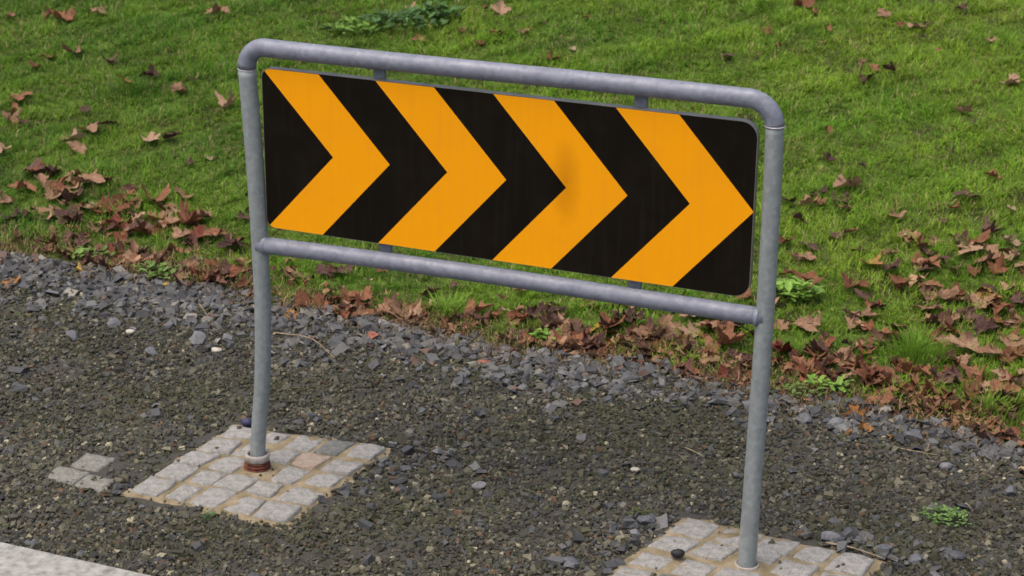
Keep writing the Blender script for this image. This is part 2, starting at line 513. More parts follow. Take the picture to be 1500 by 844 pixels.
def make_pad(name, quad, label, skip, special, seed, post):
    rng = np.random.default_rng(seed)
    o0 = np.array([sum(p[0] for p in quad) / 4, sum(p[1] for p in quad) / 4])
    zc = float(gz(*o0)) + 0.004
    root = empty(name, (o0[0], o0[1], zc))
    tag(root, label, 'paving', 'cobble pads round the sign posts')
    loc = [tuple(np.array(p) - o0) for p in quad]
    # mortar bed with a crumbling skirt of sand
    n = 44
    vs, fs = [], []
    for j in range(n):
        for i in range(n):
            u, v = -0.16 + 1.32 * i / (n - 1), -0.16 + 1.32 * j / (n - 1)
            p = bil(loc, u, v)
            out = max(0, -u, u - 1, -v, v - 1)
            z = 0.006 + 0.0035 * float(wave(p[0] * 14, p[1] * 14, seed)) - 0.0149 * p[0]
            lim = 0.03 + 0.07 * (0.5 + 0.5 * float(wave(p[0] * 5 + 3, p[1] * 5, seed + 2)))
            if out > 0: z -= 0.002 + 0.012 * min(1.0, out / lim) + (0.05 if out > lim * 1.8 else 0)
            dp = math.hypot(p[0] + o0[0] - post[0], p[1] + o0[1] - post[1])
            z += 0.010 * math.exp(-(dp / 0.06) ** 2)
            vs.append((p[0], p[1], z))
    for j in range(n - 1):
        for i in range(n - 1):
            a = j * n + i
            fs.append((a, a + 1, a + n + 1, a + n))
    meshobj('mortar_bed', vs, fs, M['mortar'], root, True)
    us = np.linspace(0, 1, 6)
    for r in range(5):
        uo = us.copy(); uo[1:5] += rng.normal(0, 0.008, 4) + 0.02 * (r - 2) * 0.3
        for k in range(5):
            if (r, k) in skip: continue
            v0, v1 = us[r] + rng.normal(0, 0.006), us[r + 1] + rng.normal(0, 0.006)
            u0, u1 = uo[k], uo[k + 1]
            gi = rng.uniform(0.008, 0.024, 4)
            if k == 0: gi[0] = 0.0
            if k == 4: gi[1] = 0.0
            if r == 0: gi[2] = 0.0
            if r == 4: gi[3] = 0.0
            u0 += gi[0]; u1 -= gi[1]; v0 += gi[2]; v1 -= gi[3]
            jit = rng.normal(0, 0.009, (4, 2))
            cq = [bil(loc, u0, v0) + jit[0] * 0.6, bil(loc, u1, v0) + jit[1] * 0.6, bil(loc, u1, v1) + jit[2] * 0.6, bil(loc, u0, v1) + jit[3] * 0.6]
            cc = sum(cq) / 4
            # lead each block round the post
            d = cc + o0 - np.array(post[:2]); L = math.hypot(*d)
            if L < 0.095: 
                sh = d / max(L, 1e-6) * (0.095 - L)
                cq = [q + sh for q in cq]; cc = cc + sh
            zt = 0.0125 + rng.normal(0, 0.002) - 0.0149 * cc[0]
            cq = [q - cc for q in cq]
            mv, mf = cobble_mesh(cq, 0.0, rng)
            c = meshobj('cobble', mv, mf, M[special.get((r, k), 'cobble')], root, True)
            c.location = (cc[0], cc[1], zt)
    return root

POST_L, POST_R = (-0.828, 0.0), (0.792, 0.0)
make_pad('cobble_pad', PAD_L, 'square grey cobble pad set in sandy mortar round the left post', {(2, 2)}, {(4, 3): 'cobble_dark', (3, 3): 'cobble_pink'}, 3, POST_L)
make_pad('cobble_pad', PAD_R, 'grey cobble pad cut by the bottom of the picture round the right post', {(2, 3)}, {(1, 1): 'cobble_dark'}, 5, POST_R)

# three sunken blocks left of the left pad
pr = np.random.default_rng(12)
ghost = empty('cobble_patch', (-1.33, -0.23, 0.018))
tag(ghost, 'three sunken grey cobbles in the gravel left of the left pad', 'paving')
gv, gf = [], []
for j in range(12):
    for i in range(12):
        x, y = -0.11 + 0.24 * i / 11, -0.11 + 0.23 * j / 11
        e = max(abs(x - 0.01), abs(y)) 
        gv.append((x, y, 0.001 + 0.003 * float(wave(x * 20, y * 20)) - (0.03 if e > 0.095 else 0)))
for j in range(11):
    for i in range(11):
        a = j * 12 + i; gf.append((a, a + 1, a + 13, a + 12))
meshobj('mortar_bed', gv, gf, M['mortar'], ghost, True)
for (x, y, m) in ((-0.038, -0.045, 'cobble_old'), (0.073, -0.058, 'cobble_old'), (-0.008, 0.070, 'cobble_old')):
    a = 0.053
    q = [np.array(p) + pr.normal(0, 0.004, 2) for p in ((-a, -a), (a, -a), (a, a), (-a, a))]
    mv, mf = cobble_mesh(q, 0.0, pr)
    c = meshobj('cobble', mv, mf, M[m], ghost, True); c.location = (x, y, 0.011)

# ------------------------------------------------------------------ the sign
sign = empty('chevron_sign', (0, 0, 0))
tag(sign, 'orange and black chevron board held in a grey galvanised tube frame', 'road sign')
RAD = 0.0268
def add_tube(name, path, rad, mat, seg=28, parent=sign):
    v, f = tube(path, rad, seg)
    return meshobj(name, v, f, mat, parent, True)

lp = spline([(-0.828, 0, -0.06), (-0.8265, 0, 0.059), (-0.815, 0, 0.187), (-0.800, 0, 0.332), (-0.7905, 0, 0.54), (-0.7905, 0, 0.702),
             (-0.7935, 0, 0.859), (-0.7985, 0, 1.012), (-0.8065, 0, 1.184), (-0.8165, 0, 1.352)], 60)
lr = np.interp(lp[:, 2], [0, 0.3, 0.9, 1.35], [0.0242, 0.0252, 0.0268, 0.0275])
post1 = add_tube('post', lp, lr, M['steel_post'])
rp = spline([(0.792, 0, -0.08), (0.793, 0, 0.12), (0.7955, 0, 0.33), (0.7985, 0, 0.60), (0.800, 0, 0.80), (0.800, 0, 0.95), (0.799, 0, 1.15), (0.795, 0, 1.363)], 60)
rr_ = np.interp(rp[:, 2], [0, 1.35], [0.0272, 0.0255])
post2 = add_tube('post', rp, rr_, M['steel_post'])
tl = [(-0.8165, 0, 1.352)]
for t in np.linspace(0, 90, 9)[1:]:
    a = math.radians(t); tl.append((-0.752 - 0.064 * math.cos(a), 0, 1.357 + 0.064 * math.sin(a)))
mid_ = [(x, 0.0006 * math.sin(5 * x), 1.4215 + 0.0075 * (x + 0.75) / 1.5 + 0.002 * math.sin(3 * x)) for x in np.linspace(-0.70, 0.66, 16)]
tr_ = [(0.719 + 0.076 * math.sin(math.radians(t)), 0, 1.354 + 0.076 * math.cos(math.radians(t))) for t in np.linspace(0, 90, 9)]
tr_[-1] = (0.795, 0, 1.358)
top = np.array(tl + mid_ + tr_)
rad_t = np.interp(top[:, 0], [-0.82, 0.8], [0.0278, 0.0272])
add_tube('top_rail', top, rad_t, M['steel'])
add_tube('bottom_rail', spline([(-0.795, -0.004, 0.797), (-0.40, -0.003, 0.803), (0.03, -0.002, 0.805), (0.41, -0.002, 0.802), (0.80, -0.002, 0.799)], 24), 0.0262, M['steel'])
for pst, c, tilt in ((post1, (-0.8165, 0, 1.350), 0.06), (post2, (0.795, 0, 1.360), -0.02)):
    v, f = lathe([(0.026, -0.0028), (0.0286, -0.0012), (0.0290, 0), (0.0286, 0.0012), (0.026, 0.0028)])
    w = meshobj('weld_bead', v, f, M['weld'], pst, True); w.location = c; w.rotation_euler = (0, tilt, 0)
# weld fillets where the lower rail meets the posts
for pst, x, s in ((post1, -0.768, 1), (post2, 0.776, -1)):
    pr_ = [(0.0262, 0.004), (0.0285, 0.0), (0.0300, -0.004), (0.0295, -0.008)]
    v, f = lathe(pr_)
    w = meshobj('weld_bead', v, f, M['steel'], pst, True); w.location = (x, -0.003, 0.798); w.rotation_euler = (0, s * math.pi / 2, 0)

# panel, in its own u (0..1.5) and v (0..0.51) laid on the sign plane
PC = [(-0.7635, 0.858), (0.7525, 0.850), (0.7505, 1.3655), (-0.7665, 1.361)]
W_, H_ = 1.5, 0.51
def on_panel(u, v, y):
    p = bil(PC, u / W_, v / H_)
    return (p[0], y, p[1])
def rrect(inset, rads, n=7):
    """outline counter-clockwise from bottom left; rads bl br tr tl"""
    pts = []
    i = inset
    for (cx, cy, a0), r in zip(((i, i, 180), (W_ - i, i, 270), (W_ - i, H_ - i, 0), (i, H_ - i, 90)), rads):
        sx = 1 if cx < W_ / 2 else -1; sy = 1 if cy < H_ / 2 else -1
        r = max(r - inset, 0.004)
        for t in np.linspace(a0, a0 + 90, n):
            pts.append((cx + sx * r + r * math.cos(math.radians(t)), cy + sy * r + r * math.sin(math.radians(t))))
    return pts
RADS = (0.030, 0.046, 0.046, 0.030)
def clip(poly, clipper):
    out = list(poly)
    for i in range(len(clipper)):
        (ax, ay), (bx_, by_) = clipper[i], clipper[(i + 1) % len(clipper)]
        if math.hypot(bx_ - ax, by_ - ay) < 1e-9: continue
        inp, out = out, []
        def side(p): return (bx_ - ax) * (p[1] - ay) - (by_ - ay) * (p[0] - ax)
        for k in range(len(inp)):
            p, q = inp[k - 1], inp[k]
            sp_, sq = side(p), side(q)
            if (sp_ < 0) != (sq < 0):
                t = sp_ / (sp_ - sq); out.append((p[0] + t * (q[0] - p[0]), p[1] + t * (q[1] - p[1])))
            if sq >= 0: out.append(q)
    return out
def slab(name, polys, y0, y1, mat, parent):
    """flat outline(s) given real thickness from y0 (front) to y1 (back)"""
    vs, fs = [], []
    for poly in polys:
        n, b = len(poly), len(vs)
        for y in (y0, y1):
            vs += [on_panel(u, v, y) for u, v in poly]
        fs.append(tuple(range(b, b + n)))
        fs.append(tuple(range(b + 2 * n - 1, b + n - 1, -1)))
        for k in range(n):
            j = (k + 1) % n
            fs.append((b + k, b + n + k, b + n + j, b + j))
    return meshobj(name, vs, fs, mat, parent)
panel = slab('sign_panel', [rrect(0, RADS)], -0.004, 0.020, M['alu'], sign)
slab('black_face', [rrect(0.0018, RADS)], -0.0052, -0.0042, M['black'], panel)
A_, B_ = 0.2245, (1.5 - 0.2245 - 0.003) / 7
face = rrect(0.0022, RADS)
hv = H_ / 2
for k in range(4):
    x0, x1 = 0.003 + 2 * k * B_, 0.003 + (2 * k + 1) * B_
    lo = clip([(x0, 0), (x1, 0), (x1 + A_, hv), (x0 + A_, hv)], face)
    up = clip([(x0 + A_, hv), (x1 + A_, hv), (x1, H_), (x0, H_)], face)
    slab('chevron', [lo, up], -0.0062, -0.0053, M['orange'], panel)
# tabs that hold the panel between the rails
for x, z0, z1 in ((-0.394, 1.352, 1.406), (0.405, 1.356, 1.408), (-0.379, 0.818, 0.868), (0.407, 0.816, 0.866)):
    bm = bmesh.new(); bmesh.ops.create_cube(bm, size=1)
    for v in bm.verts: v.co = Vector((v.co.x * 0.038, v.co.y * 0.012, v.co.z * (z1 - z0)))
    bmesh.ops.bevel(bm, geom=list(bm.edges), offset=0.002, segments=2, affect='EDGES')
    me = bpy.data.meshes.new('mounting_tab'); bm.to_mesh(me); bm.free(); me.materials.append(M['steel'])
    o = link(bpy.data.objects.new('mounting_tab', me), sign); o.location = (x, 0.026, (z0 + z1) / 2)
# feet
prof = [(0.030, -0.02)]
for k in range(4):
    z = 0.004 + k * 0.0095
    prof += [(0.0345 + 0.0015 * (3 - k), z), (0.0400 + 0.002 * (3 - k), z + 0.0028), (0.0400 + 0.002 * (3 - k), z + 0.0058), (0.0345 + 0.0015 * (3 - k), z + 0.0088)]
prof += [(0.030, 0.046)]
v, f = lathe(prof)
sl = meshobj('rusty_sleeve', v, f, M['rust'], post1, True); sl['label'] = 'ribbed rust-red sleeve'; sl.location = (-0.8278, 0, 0.014)
v, f = lathe([(0.0365, 0.0), (0.0395, 0.003), (0.0398, 0.020), (0.0375, 0.0235), (0.031, 0.024), (0.0295, 0.020), (0.0290, 0.002)])
c = meshobj('collar', v, f, M['collar'], post1, True); c.location = (-0.8272, 0, 0.056)
v, f = lathe([(0.0375, -0.05), (0.0372, 0.016), (0.0355, 0.0195), (0.0315, 0.0195), (0.0300, 0.015), (0.0295, -0.01)])
c = meshobj('collar', v, f, M['collar'], post2, True); c.location = (0.792, 0, -0.008)

# ------------------------------------------------------------------ gravel
def in_view(x, y, m=0.5):
    """ground the photograph looks at, and a margin round it"""
    left = -1.2 - (y + 0.9) * 0.664 - m
    right = 1.60 - (y - 0.29) * 0.12 + m
    low = -0.9 + 0.43 * (x + 1.2) - m
    return (x > left) & (x < right) & (y > low)

BOX = np.array([(-1, -1, -1), (1, -1, -1), (1, 1, -1), (-1, 1, -1), (-1, -1, 1), (1, -1, 1), (1, 1, 1), (-1, 1, 1)], float)
BOXF = np.array([(4, 5, 6, 7), (0, 1, 5, 4), (1, 2, 6, 5), (2, 3, 7, 6), (3, 0, 4, 7)])
def stones(x, y, z, size, flat, tilt, rng):
    """angular chips: jittered, tapered boxes; returns verts, quads"""
    n = len(x)
    V = np.repeat(BOX[None], n, 0) * 0.5
    V *= 1 + rng.uniform(-0.45, 0.25, V.shape)
    tp = rng.uniform(0.35, 0.95, (n, 1, 1))
    V[:, 4:, :2] *= tp
    V[:, 4:, :2] += rng.uniform(-0.15, 0.15, (n, 1, 2))
    asp = rng.uniform(0.5, 1.0, n)
    S = np.stack([size, size * asp, size * flat], 1)
    V *= S[:, None, :]
    a, b, c = rng.normal(0, tilt, n), rng.normal(0, tilt, n), rng.uniform(0, 2 * math.pi, n)
    ca, sa, cb, sb, cc, sc_ = np.cos(a), np.sin(a), np.cos(b), np.sin(b), np.cos(c), np.sin(c)
    # spin about the vertical first, then tip
    X, Y, Z = V[..., 0], V[..., 1], V[..., 2]
    X, Y = X * cc[:, None] - Y * sc_[:, None], X * sc_[:, None] + Y * cc[:, None]
    Y, Z = Y * ca[:, None] - Z * sa[:, None], Y * sa[:, None] + Z * ca[:, None]
    X, Z = X * cb[:, None] + Z * sb[:, None], -X * sb[:, None] + Z * cb[:, None]
    V = np.stack([X + x[:, None], Y + y[:, None], Z + z[:, None]], -1)
    F = (BOXF[None] + (np.arange(n) * 8)[:, None, None])
    return V.reshape(-1, 3), F.reshape(-1, 4)

def on_pads(x, y, g=0.0):
    return inside_quad(PAD_L, x, y, g) | inside_quad(PAD_R, x, y, g)
GHOST = [(-1.415, -0.325), (-1.205, -0.325), (-1.235, -0.10), (-1.40, -0.10)]

rg = np.random.default_rng(21)
n = 150000
x = rg.uniform(-3.4, 2.3, n); y = rg.uniform(-0.75, 1.36, n)
k = in_view(x, y) & (y < edge_y(x) + 0.01 + rg.exponential(0.02, n)) & (y > -0.735)
k &= rg.random(n) < 0.78 + 0.35 * wave(x * 2.0, y * 2.6, 27)
k &= ~on_pads(x, y, 0.004) | (rg.random(n) < 0.006)
near_pad = on_pads(x, y, 0.055) & ~on_pads(x, y, 0.0)
k &= ~near_pad | (rg.random(n) < np.clip(0.35 + 0.7 * wave(x * 4, y * 4, 3), 0.04, 0.8))
k &= ~inside_quad(GHOST, x, y) | (rg.random(n) < 0.07)
x, y = x[k], y[k]
if len(x) > 62000: x, y = x[:62000], y[:62000]
n = len(x)
lift_ = np.where(on_pads(x, y, 0.0), 0.012, 0.0)
size = np.clip(rg.lognormal(math.log(0.0118), 0.46, n), 0.005, 0.036)
z = gz(x, y) + 0.004 + rg.uniform(0, 0.006, n) - 0.25 * size * 0.4 + lift_
v_, f_ = stones(x, y, z, size, rg.uniform(0.35, 0.75, n), 0.38, rg)
base = np.array([(0.100, 0.096, 0.070), (0.072, 0.072, 0.062), (0.125, 0.118, 0.085), (0.070, 0.074, 0.042), (0.18, 0.168, 0.125), (0.15, 0.095, 0.06), (0.38, 0.35, 0.25), (0.10, 0.104, 0.108)])
pick = rg.choice(8, n, p=[0.22, 0.22, 0.16, 0.10, 0.12, 0.03, 0.025, 0.125])
cc_ = base[pick] * rg.uniform(0.5, 1.35, (n, 1)) * np.array([0.76, 0.77, 0.74]) * (1 + 0.22 * wave(x * 1.3, y * 1.7, 31))[:, None]
green = np.clip(wave(x * 1.6, y * 1.9, 4.0) * 0.9 + 0.15, 0, 0.7)[:, None]
cc_ = cc_ * (1 - green * 0.45) + np.array([0.055, 0.062, 0.025]) * green * 0.45
me = np_mesh('fine_gravel', v_, f_, np.repeat(cc_, 8, 0), M['gravel'])
tag(link(bpy.data.objects.new('fine_gravel', me)), 'fine dark grey-olive gravel covering the strip round the posts', 'gravel', kind='stuff')

# slate chips: a band along the foot of the bank, sparse elsewhere, a few heaps at the pads
n = 34000
x = rg.uniform(-3.4, 2.3, n); y = rg.uniform(-0.73, 1.34, n)
e = edge_y(x) + 0.03 - y
wid = np.interp(x, [-3.4, -2.2, -1.2, -0.3, 0.5, 1.5], [0.66, 0.62, 0.52, 0.42, 0.28, 0.15])
dens = 1.3 * np.exp(-np.clip(e - 0.03, 0, 9) ** 2 / (wid * 0.50) ** 2) * np.clip(0.75 + 0.6 * wave(x * 2.2, y * 2.6, 9), 0.2, 1.2) + 0.008
for cx, cy, r, a in ((1.0, 0.27, 0.09, 0.42), (1.12, 0.25, 0.10, 0.22), (0.44, 0.12, 0.09, 0.42), (-0.42, 0.12, 0.12, 0.16), (-0.48, -0.12, 0.12, 0.12), (0.36, -0.12, 0.12, 0.20), (1.30, 0.30, 0.12, 0.15), (-0.35, 0.35, 0.16, 0.10)):
    dens += a * np.exp(-((x - cx) ** 2 + (y - cy) ** 2) / r ** 2)
k = in_view(x, y) & (e > -0.03) & (rg.random(n) < dens) & ~on_pads(x, y, 0.012) & ~inside_quad(GHOST, x, y, 0.01)
x, y, e = x[k], y[k], e[k]
n = len(x)
size = np.clip(rg.lognormal(math.log(0.029), 0.42, n), 0.012, 0.068)
z = gz(x, y) + 0.008 + rg.uniform(0, 0.008, n)
v_, f_ = stones(x, y, z, size, rg.uniform(0.14, 0.5, n), 0.34, rg)
base = np.array([(0.070, 0.073, 0.074), (0.047, 0.049, 0.050), (0.112, 0.115, 0.113), (0.10, 0.098, 0.088), (0.19, 0.18, 0.15), (0.11, 0.068, 0.05)])
pick = rg.choice(6, n, p=[0.38, 0.26, 0.17, 0.12, 0.045, 0.025])
cc_ = base[pick] * rg.uniform(0.75, 1.3, (n, 1))
me = np_mesh('slate_chips', v_, f_, np.repeat(cc_, 8, 0), M['slate'])
tag(link(bpy.data.objects.new('slate_chips', me)), 'loose blue-grey slate chips banked along the foot of the grass', 'slate chips', kind='stuff')

# single stones one can pick out
def stone_obj(label, x, y, size, colr, flat=0.5, rot=0.0, tilt=(0, 0), seed=0, z=None, name='stone', rnd=0.0):
    rng = np.random.default_rng(seed + 100)
    bm = bmesh.new()
    bmesh.ops.create_icosphere(bm, subdivisions=2, radius=0.5)
    # cut flat facets into a round lump
    for _ in range(9):
        nrm = Vector(rng.normal(0, 1, 3)).normalized()
        d = rng.uniform(0.24, 0.40) + rnd * 0.12
        for v in bm.verts:
            h = v.co.dot(nrm)
            if h > d: v.co -= nrm * (h - d)
    asp = rng.uniform(0.6, 0.9)
    for v in bm.verts:
        v.co = Vector((v.co.x * size * 1.15, v.co.y * size * asp * 1.15, v.co.z * size * flat * 1.15))
    me = bpy.data.meshes.new(name); bm.to_mesh(me); bm.free()
    if rnd > 0.4: me.polygons.foreach_set('use_smooth', [True] * len(me.polygons))
    a = me.attributes.new('tint', 'FLOAT_COLOR', 'POINT')
    for d in a.data: d.color = (*colr, 1)
    me.materials.append(M['slate'])
    o = link(bpy.data.objects.new(name, me))
    o.location = (x, y, float(gz(x, y)) + (0.006 + size * flat * 0.30 if z is None else z))
    o.rotation_euler = (tilt[0], tilt[1], rot)
    return tag(o, label, 'stone', 'loose stones that stand out of the gravel')
SB, SD, SL_, WH, BR = (0.095, 0.10, 0.112), (0.06, 0.063, 0.072), (0.155, 0.16, 0.168), (0.42, 0.40, 0.33), (0.24, 0.085, 0.05)
stone_obj('black rounded stone lying on a cobble of the right pad', 0.587, -0.036, 0.042, (0.012, 0.012, 0.014), 0.6, 0.3, seed=1, z=0.030, rnd=0.6)
stone_obj('dark blue stone at the far corner of the left pad behind the post', -1.012, 0.285, 0.040, (0.030, 0.034, 0.085), 0.7, 0.5, seed=2, z=0.020, rnd=0.5)
stone_obj('white pebble in the slates left of the left post', -1.407, 0.804, 0.042, WH, 0.45, 0.1, seed=3, rnd=0.6)
stone_obj('white pebble beside the large slate far left of the left post', -1.778, 0.83, 0.036, WH, 0.5, 0.3, seed=4, rnd=0.6)
stone_obj('white pebble alone on the fine gravel left of the right post', 0.293, 0.488, 0.034, WH, 0.4, 0.0, seed=5, rnd=0.5)
stone_obj('upright flat grey slate far left among the chips', -1.859, 0.859, 0.060, SL_, 0.22, 0.6, (0.9, 0.3), seed=6, z=0.022)
stone_obj('upright flat grey slate nearest the left post', -1.504, 0.847, 0.062, SL_, 0.22, 0.5, (0.9, 0.3), seed=7, z=0.022)
stone_obj('long grey slate leaning at the lower left end of the chips', -1.949, 0.704, 0.062, SL_, 0.25, 0.9, (0.5, 0.5), seed=8, z=0.018)
stone_obj('long grey slate leaning below the white pebble left of the post', -1.608, 0.69, 0.062, SL_, 0.25, 0.9, (0.5, 0.5), seed=9, z=0.018)
stone_obj('brick-red chip in the slates under the left half of the sign', -0.937, 1.148, 0.048, BR, 0.35, 0.1, (0.3, 0), seed=10, z=0.018)
stone_obj('brick-red chip in the slates under the middle of the sign', -0.466, 1.104, 0.060, BR, 0.3, 0.2, (0.2, 0.1), seed=11)
stone_obj('pale blue-grey slate alone on the gravel between the posts', -0.131, 0.174, 0.046, SL_, 0.45, 0.4, (0.3, -0.2), seed=12)
stone_obj('flat dark slate at the right edge below the leaf drift', 1.351, 1.082, 0.075, SB, 0.22, 0.1, (0.25, 0), seed=13)
stone_obj('blocky blue-grey stone close to the right edge of the picture', 1.452, 0.803, 0.056, SB, 0.7, 0.7, seed=14)
stone_obj('rounded grey stone behind the far edge of the right pad', 0.985, 0.265, 0.062, SL_, 0.6, 0.2, seed=15, rnd=0.4)
stone_obj('flat slate just right of the right pad corner', 1.15, 0.275, 0.058, SB, 0.4, 0.5, seed=16)
stone_obj('grey stone at the grass foot just right of the right post', 0.722, 1.087, 0.058, SB, 0.6, 0.2, seed=17, rnd=0.3)
stone_obj('pale grey stone in the row right of the right post', 0.822, 1.095, 0.056, SL_, 0.65, 0.6, seed=18, rnd=0.4)
stone_obj('large blue-grey stone under the ochre leaves on the right', 1.095, 1.10, 0.072, SB, 0.55, -0.4, (0.2, 0.2), seed=19)
stone_obj('pale grey stone on open gravel far right', 1.232, 0.91, 0.046, SL_, 0.6, 0.3, seed=20, rnd=0.3)
stone_obj('flat slate at the bottom edge left of the right pad', 0.308, -0.187, 0.060, SB, 0.35, 0.6, (0.2, 0.2), seed=21)
stone_obj('dark slate at the bottom right of the picture', 1.357, 0.312, 0.062, SD, 0.4, 0.2, seed=22)
stone_obj('grey stone close beside the right pad at the bottom right', 1.255, 0.24, 0.050, SB, 0.6, 0.8, seed=23)
stone_obj('blocky slate in the heap at the back left of the right pad', 0.435, 0.15, 0.060, SB, 0.7, 0.3, (0.2, 0.3), seed=24)
stone_obj('pale chip below the heap left of the right pad', 0.425, 0.06, 0.042, SL_, 0.55, 0.9, seed=25)

# ------------------------------------------------------------------ lawn
def lawn_view(x, y, m=0.45):
    left = -2.64 - (y - 1.27) * 0.655 - m
    right = 1.50 - (y - 1.15) * 0.142 + m
    top = 3.97 + (x + 4.4) * 0.342 + m
    return (x > left) & (x < right) & (y < top)

def blades(x, y, z, length, width, lean, az, colr, rng):
    """one bent blade each: base pair, middle pair, tip"""
    n = len(x)
    dx, dy = np.cos(az), np.sin(az)
    # width direction: random, mostly across the blade's lean
    wa = az + math.pi / 2 + rng.normal(0, 0.5, n)
    wx, wy = np.cos(wa) * width / 2, np.sin(wa) * width / 2
    V = np.zeros((n, 5, 3))
    h1, r1 = length * 0.55 * np.cos(lean * 0.6), length * 0.55 * np.sin(lean * 0.6)
    l2 = np.clip(lean * 1.7, 0, 2.2)
    h2, r2 = h1 + length * 0.45 * np.cos(l2), r1 + length * 0.45 * np.sin(l2)
    for i, (s, hh, r, w) in enumerate(((-1, 0, 0, 1), (1, 0, 0, 1), (1, h1, r1, 0.8), (-1, h1, r1, 0.8), (0, h2, r2, 0))):
        V[:, i, 0] = x + dx * r + s * wx * w
        V[:, i, 1] = y + dy * r + s * wy * w
        V[:, i, 2] = z + hh
    b = (np.arange(n) * 5)[:, None]
    F = np.concatenate([b + np.array([[0, 1, 2]]), b + np.array([[0, 2, 3]]), b + np.array([[3, 2, 4]])], 0)
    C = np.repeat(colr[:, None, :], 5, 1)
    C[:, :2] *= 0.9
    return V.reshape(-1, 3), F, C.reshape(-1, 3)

rg = np.random.default_rng(33)
n0 = 620000
x = rg.uniform(-5.2, 2.1, n0); y = rg.uniform(1.2, 6.4, n0)
k = lawn_view(x, y)
e = y - edge_y(x)
# sparse and ragged at the foot, bare scrapes here and there
foot = np.clip((e - 0.01 + 0.13 * wave(x * 3.0, y * 2, 6)) / 0.18, 0, 1)
bare = np.clip(1.15 - 1.6 * np.clip(wave(x * 2.1, y * 2.7, 11) - 0.45, 0, 1), 0.25, 1)
k &= rg.random(n0) < foot * bare
x, y, e = x[k], y[k], e[k]
if len(x) > 340000: x, y, e = x[:340000], y[:340000], e[:340000]
n = len(x)
# blades belong to tufts: pull them together and splay them
tx = x + 0.05 * wave(x * 9, y * 9, 1); ty = y + 0.05 * wave(x * 9, y * 9, 5)
tuft = np.clip(0.5 + 0.75 * wave(x * 4.3, y * 4.9, 3), 0, 1) * np.clip(0.6 + 0.6 * wave(x * 1.7, y * 1.9, 13), 0.15, 1)
lush = 0.5 + 0.5 * wave(x * 1.4 + 0.5, y * 1.6, 8)
length = (0.022 + 0.042 * tuft + 0.012 * lush) * rg.uniform(0.5, 1.45, n)
far = np.clip((y - 1.3) / 4, 0, 1)
width = (0.0030 + 0.0012 * far) * rg.uniform(0.7, 1.4, n)
az = 2.4 * wave(x * 4, y * 4, 7) * 1.6 + rg.normal(0, 1.1, n)
lean = np.clip(rg.normal(0.80, 0.34, n), 0.05, 1.5)
g1, g2, g3, g4 = np.array((0.158, 0.345, 0.026)), np.array((0.285, 0.430, 0.042)), np.array((0.085, 0.205, 0.022)), np.array((0.50, 0.43, 0.19))
mixv = np.clip(0.5 + 0.55 * wave(x * 1.1, y * 1.3, 12) + 0.16 * (x + 1.5) / 2.5 + 0.10 * (y - 3) / 2 + rg.normal(0, 0.28, n), 0, 1)[:, None]
cb = g1 * (1 - mixv) + g2 * mixv
dk = np.clip(0.35 + 0.55 * wave(x * 2.3 + 1, y * 2.1, 15) - 0.30 * (x + 1.2) / 2 + rg.normal(0, 0.18, n), 0, 0.85)[:, None]
cb = cb * (1 - dk) + g3 * dk
dry = rg.random(n) < np.clip(0.08 + 0.10 * np.clip(wave(x * 3.9, y * 4.6, 41) + 0.25 * (x < -1.6), 0, 1) + 0.16 * np.clip(wave(x * 1.9, y * 2.4, 20), 0, 1) + 0.22 * np.clip(1 - e / 0.25, 0, 1), 0, 0.5)
cb[dry] = g4 * rg.uniform(0.35, 1.05, (dry.sum(), 1))
cb *= rg.uniform(0.65, 1.3, (n, 1)) * (0.86 + 0.32 * tuft[:, None])
z = gz(tx, ty) + lump(tx, ty) - 0.006
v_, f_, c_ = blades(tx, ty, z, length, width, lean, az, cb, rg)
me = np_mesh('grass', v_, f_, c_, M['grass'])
tag(link(bpy.data.objects.new('grass', me)), 'short autumn grass covering the bank behind the sign', 'grass', kind='stuff')

# dead straw and thatch along the foot of the bank
n = 15000
x = rg.uniform(-3.4, 2.0, n); e = rg.normal(0.08, 0.085, n)
y = edge_y(x) + e
k = in_view(x, y, 0.5) & (rg.random(n) < np.clip(0.55 + 0.6 * wave(x * 3.1, y, 2), 0.08, 1))
x, y = x[k], y[k]; n = len(x)
ln = rg.uniform(0.018, 0.07, n)
cs = np.array([(0.20, 0.135, 0.07), (0.12, 0.075, 0.042), (0.28, 0.20, 0.11), (0.075, 0.05, 0.032)])[rg.integers(0, 4, n)] * rg.uniform(0.7, 1.2, (n, 1))
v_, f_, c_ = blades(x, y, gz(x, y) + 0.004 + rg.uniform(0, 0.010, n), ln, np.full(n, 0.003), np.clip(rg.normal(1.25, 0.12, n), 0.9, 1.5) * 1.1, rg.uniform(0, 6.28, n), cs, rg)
me = np_mesh('straw', v_, f_, c_, M['straw'])
tag(link(bpy.data.objects.new('straw', me)), 'dead straw and leaf crumbs along the foot of the grass', 'straw', kind='stuff')

